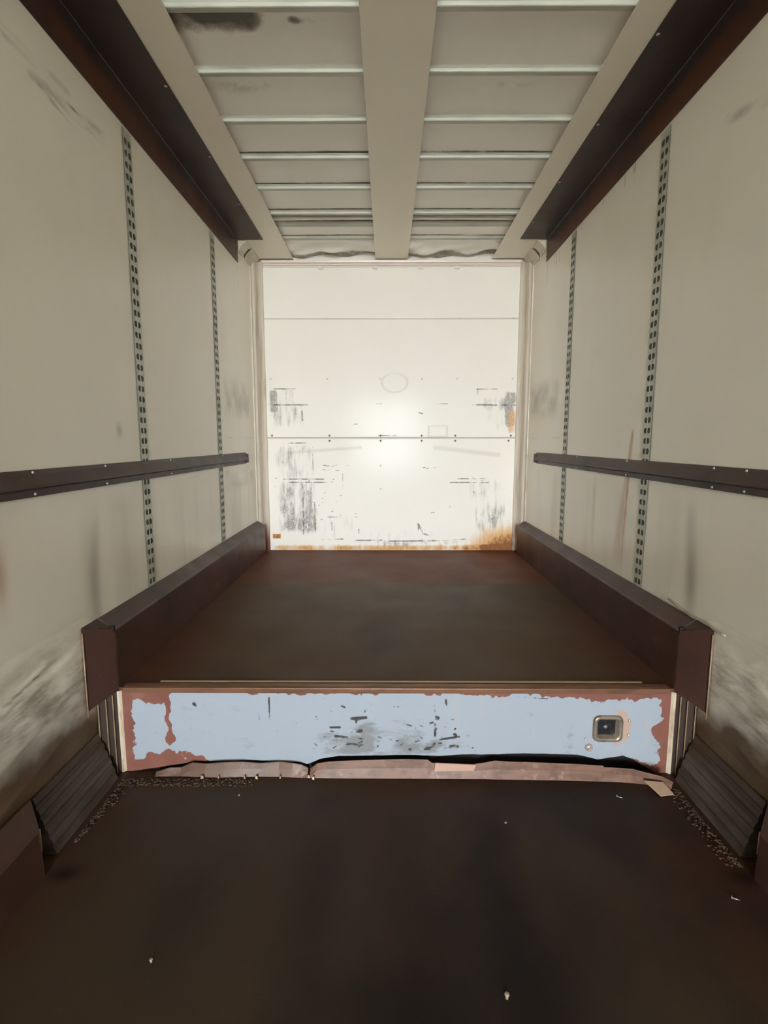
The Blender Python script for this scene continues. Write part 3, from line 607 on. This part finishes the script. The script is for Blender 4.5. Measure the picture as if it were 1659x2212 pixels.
# ------------------------------------------------------------------ torn flange on the lower floor, in front of the riser
tf = Mat('torn pinkish floor flange', (122, 92, 78), .4); tf.mix(tf.noise(12, (1, 1, 1), detail=5).step(.48, .68)*.6, (86, 64, 52)); tf.mix(tf.noise(30, detail=4, off=3).step(.6, .7)*.6, (150, 122, 106)); tf.mix(tf.x.step(-.25, -.50)*.65, (84, 64, 50)); tf.mix(tf.noise(7, (1, 3, 3), detail=5, off=8).step(.5, .66)*.5, (76, 58, 46)); M_torn = tf.done()
def flange(name, label, pts, part=None):
    """pts: x, y of foot, top height, lean towards the viewer at top"""
    e = thing(name, label, 'metal flange', (sum(p[0] for p in pts)/len(pts), pts[0][1], 0), 'torn flange pieces before the raised deck')
    rings = []
    for x, y, h, ln in pts:
        t = .003
        rings.append([(x, y-.012, .0008), (x, y-.004-ln*.5, h*.55), (x, y-ln, h), (x, y-ln+t, h+.001), (x, y+t-ln*.5, h*.55), (x, y+.006, .0008)])
    q = MB(); q.loft(rings); q.build('flange', M_torn, e, .001); return e
X_ = lambda p: (p-836)*.00195
flange('torn_flange', 'low crumpled pinkish metal edge below the left half of the pale blue face',
       [(X_(p), 2.104-.004*math.sin(p*.03), h+.003*math.sin(p*.11), l) for p, h, l in ((330, .018, 0), (360, .030, 0), (385, .036, -.004), (410, .052, -.006), (440, .056, -.004), (480, .057, -.008), (520, .058, -.006), (560, .056, -.004), (600, .057, -.008), (630, .054, -.006), (650, .046, -.008), (664, .034, -.010))])
f2 = flange('torn_flange', 'longer bent pinkish metal edge below the right half of the pale blue face',
       [(X_(p), y, h+.002*math.sin(p*.13), l) for p, y, h, l in ((668, 2.102, .030, -.010), (684, 2.100, .054, -.006), (710, 2.099, .068, -.004), (760, 2.098, .074, -.004), (820, 2.098, .077, -.003), (880, 2.098, .078, -.003), (925, 2.098, .076, -.003), (934, 2.098, .062, -.002), (1020, 2.097, .058, 0), (1030, 2.097, .060, 0), (1050, 2.097, .070, 0), (1070, 2.095, .076, 0),
        (1100, 2.094, .076, 0), (1150, 2.092, .076, .002), (1200, 2.090, .074, .003), (1250, 2.087, .072, .004), (1300, 2.083, .069, .006), (1304, 2.083, .061, .006), (1330, 2.080, .062, .008), (1360, 2.074, .062, .012), (1390, 2.064, .058, .018), (1415, 2.050, .050, .020), (1435, 2.035, .040, .022))])
q = MB(); q.loft([[(.200, 2.088, .034), (.205, 2.086, .072), (.205, 2.089, .073), (.200, 2.091, .034)], [(.365, 2.080, .042), (.375, 2.076, .070), (.375, 2.079, .071), (.365, 2.083, .042)]]); q.build('folded_tab', Mat('pale pinkish tab', (186, 152, 136), .4).done(), f2)
q = MB(); q.loft([[(1.06, 2.030, .030), (1.13, 2.020, .030), (1.13, 2.022, .034), (1.06, 2.032, .034)], [(1.10, 1.975, .003), (1.155, 1.985, .003), (1.157, 1.985, .007), (1.102, 1.975, .007)]]); q.build('curled_end', Mat('tan curled metal', (158, 134, 112), .45).done(), f2)
M_gold = Mat('bright scraped metal', (190, 170, 140), .25, .6).done()
# dark fill : sheet coloured dark for the shade behind the flange
MB().box(XA+.01, XB-.01, YR+.020, YR+.030, .0006, .30).build('toe_shade', M_dark, deck)['label'] = 'dark sheet painted as the shaded gap under the face'

# ------------------------------------------------------------------ small things on the floor
def grit(name, label, n, place, mat, r):
    q = MB()
    for i in range(n):
        c, s = place(); s *= r; a = random.random()*6
        rg = []
        for k, (rr, hh) in enumerate(((.7, 0), (1, .45), (.6, .9))):
            rg.append([(c[0]+s*rr*random.uniform(.6, 1.2)*math.cos(a+j*math.pi/3), c[1]+s*rr*random.uniform(.6, 1.2)*math.sin(a+j*math.pi/3), c[2]+s*hh) for j in range(6)])
        q.loft(rg)
    return tag(q.build(name, mat), label, 'grit', None, 'stuff')
gd = Mat('dried dirt crumbs', (94, 74, 58), .8); gd.mix(gd.noise(50).step(.5, .65), (62, 48, 38)); M_dirt = gd.done()
grit('dirt_crumbs', 'line of dried dirt crumbs on the floor along the left ribbed strip', 420, lambda: ((lambda t: (-1.115+.012*random.random()+.07*random.random()**3*t, 1.72+.36*t, .0003))(random.random()), random.uniform(.2, 1)), M_dirt, .0055)
grit('dirt_crumbs', 'dried dirt crumbs heaped under the left end of the pale blue face', 500, lambda: ((-1.11+random.random()**1.3*.55, 2.03+.05*random.random(), .0003), random.uniform(.2, 1)), M_dirt, .0055)
grit('dirt_crumbs', 'line of dried dirt crumbs on the floor along the right ribbed strip', 420, lambda: ((lambda t: (1.193-.012*random.random()-.05*random.random()**3, 1.62+.40*t, .0003))(random.random()), random.uniform(.2, 1)), M_dirt, .0055)
M_nail = Mat('bright nail', (225, 222, 216), .2, .8).done()
def nail(x, y, ang, label, L=.022):
    e = thing('nail', label, 'nail', (x, y, 0), 'bright nails lying on the floor'); dx, dy = math.cos(ang)*L, math.sin(ang)*L
    MB().rod((x, y, .0024), (x+dx, y+dy, .0024), .0022, .0010, 8).build('shank', M_nail, e); MB().rod((x-dx*.1, y-dy*.1, .0046), (x, y, .0046), .0044, .0044, 10).build('head', M_nail, e)
nail(.925, 1.976, -.5, 'tiny bright nail on the floor before the right end of the torn flange')
nail(1.078, 1.497, -.4, 'tiny bright nail on the floor beside the right brown plate')
M_peg = Mat('worn screw', (176, 158, 138), .35, .4).done()
def peg(x, y, r, label):
    e = thing('floor_screw', label, 'screw', (x, y, 0), 'screws standing out of the floor')
    MB().rod((x, y, .0), (x, y, r*1.6), r*.6, r*.6, 10).build('shank', M_peg, e); MB().dome((x, y, r*1.6), (0, 0, 1), r, r*.6).build('head', M_peg, e)
    MB().rod((x-.002, y+r*1.9, .0004), (x-.002, y+r*1.9, .0010), r*1.25, r*1.15, 12).build('dark_disc', M_dark, e)  # flat dark disc on the floor behind the screw
peg(-.645, 1.282, .005, 'small dull screw in the floor near the left front')
peg(.308, 1.192, .007, 'pale screw beside a dark spot in the middle foreground of the floor')
def chip(x, y, r, label):
    q = MB(); rg = []
    for rr, hh in ((.8, 0), (1, .5), (.5, 1)): rg.append([(x+r*rr*math.cos(j*math.pi/3.5)*random.uniform(.7, 1.1), y+r*rr*math.sin(j*math.pi/3.5)*random.uniform(.7, 1.1), .0003+r*hh) for j in range(7)])
    q.loft(rg); tag(q.build('paint_chip', M_peg), label, 'chip', 'paint chips on the floor')
chip(-.595, 1.975, .005, 'tiny pale chip on the floor left of centre')
chip(.445, 1.825, .005, 'tiny pale chip on the floor right of centre')
for nm, pos in (('left', [(-.78, 2.078, .012), (-.60, 2.078, .007), (-.55, 2.077, .010), (-.71, 2.079, .006), (-.33, 2.085, .008), (-.31, 2.075, .009), (-.45, 2.080, .006)]),):
    for k, (x, y, s) in enumerate(pos):
        s *= .7
        q = MB(); q.loft([[(x-s, y, .004), (x+s, y-.002, .003), (x+s*.8, y-.004, .006), (x-s*.6, y-.003, .006)], [(x-s*.7, y+.004, .010+s*.5), (x+s*.6, y+.003, .012+s*.5), (x+s*.4, y+.001, .013+s*.5), (x-s*.4, y+.001, .012+s*.5)]])
        tag(q.build('metal_scrap', M_gold), 'tiny bright brassy metal scrap against the low crumpled flange', 'metal scrap', 'brassy scraps by the torn flange')
# loose sealant lifting from the right scuff plate
sl = Mat('cream sealant bead', (168, 158, 138), .5).done(); q = MB(); pts = []
for k in range(26):
    t = k/25; y = 2.36-.42*t; pts.append(Vector((XR-.006-.010*abs(math.sin(9*t)), y, H-.722+.010*math.sin(11*t)*(1-t)+.014*(1-t)**3-.015*max(0, t-.75))))
rings = [[p+Vector((r*math.cos(a), 0, r*math.sin(a))) for a in np.linspace(0, 2*math.pi, 7)[:-1]] for p, r in ((p, .003+.002*random.random()) for p in pts)]
q.loft([[tuple(v) for v in r] for r in rings], True); tag(q.build('sealant_bead', sl), 'loose cream sealant bead lifting along the top of the right scuff plate', 'sealant')

# ------------------------------------------------------------------ behind the viewer: rear frame and the yard outside
M_yard = Mat('yard gravel', (150, 146, 134), .9).done()
MB().box(-14, 14, -40, YB-.05, -1.3, -1.1).build('ground_outside', M_yard)['kind'] = 'structure'
q = MB(); q.box(XL-.08, XL, YB-.06, YB, -.06, ZC+.06); q.box(XR, XR+.08, YB-.06, YB, -.06, ZC+.06); q.box(XL, XR, YB-.06, YB, ZC-.06, ZC+.06)
q.build('door_1', M_brown)['kind'] = 'structure'
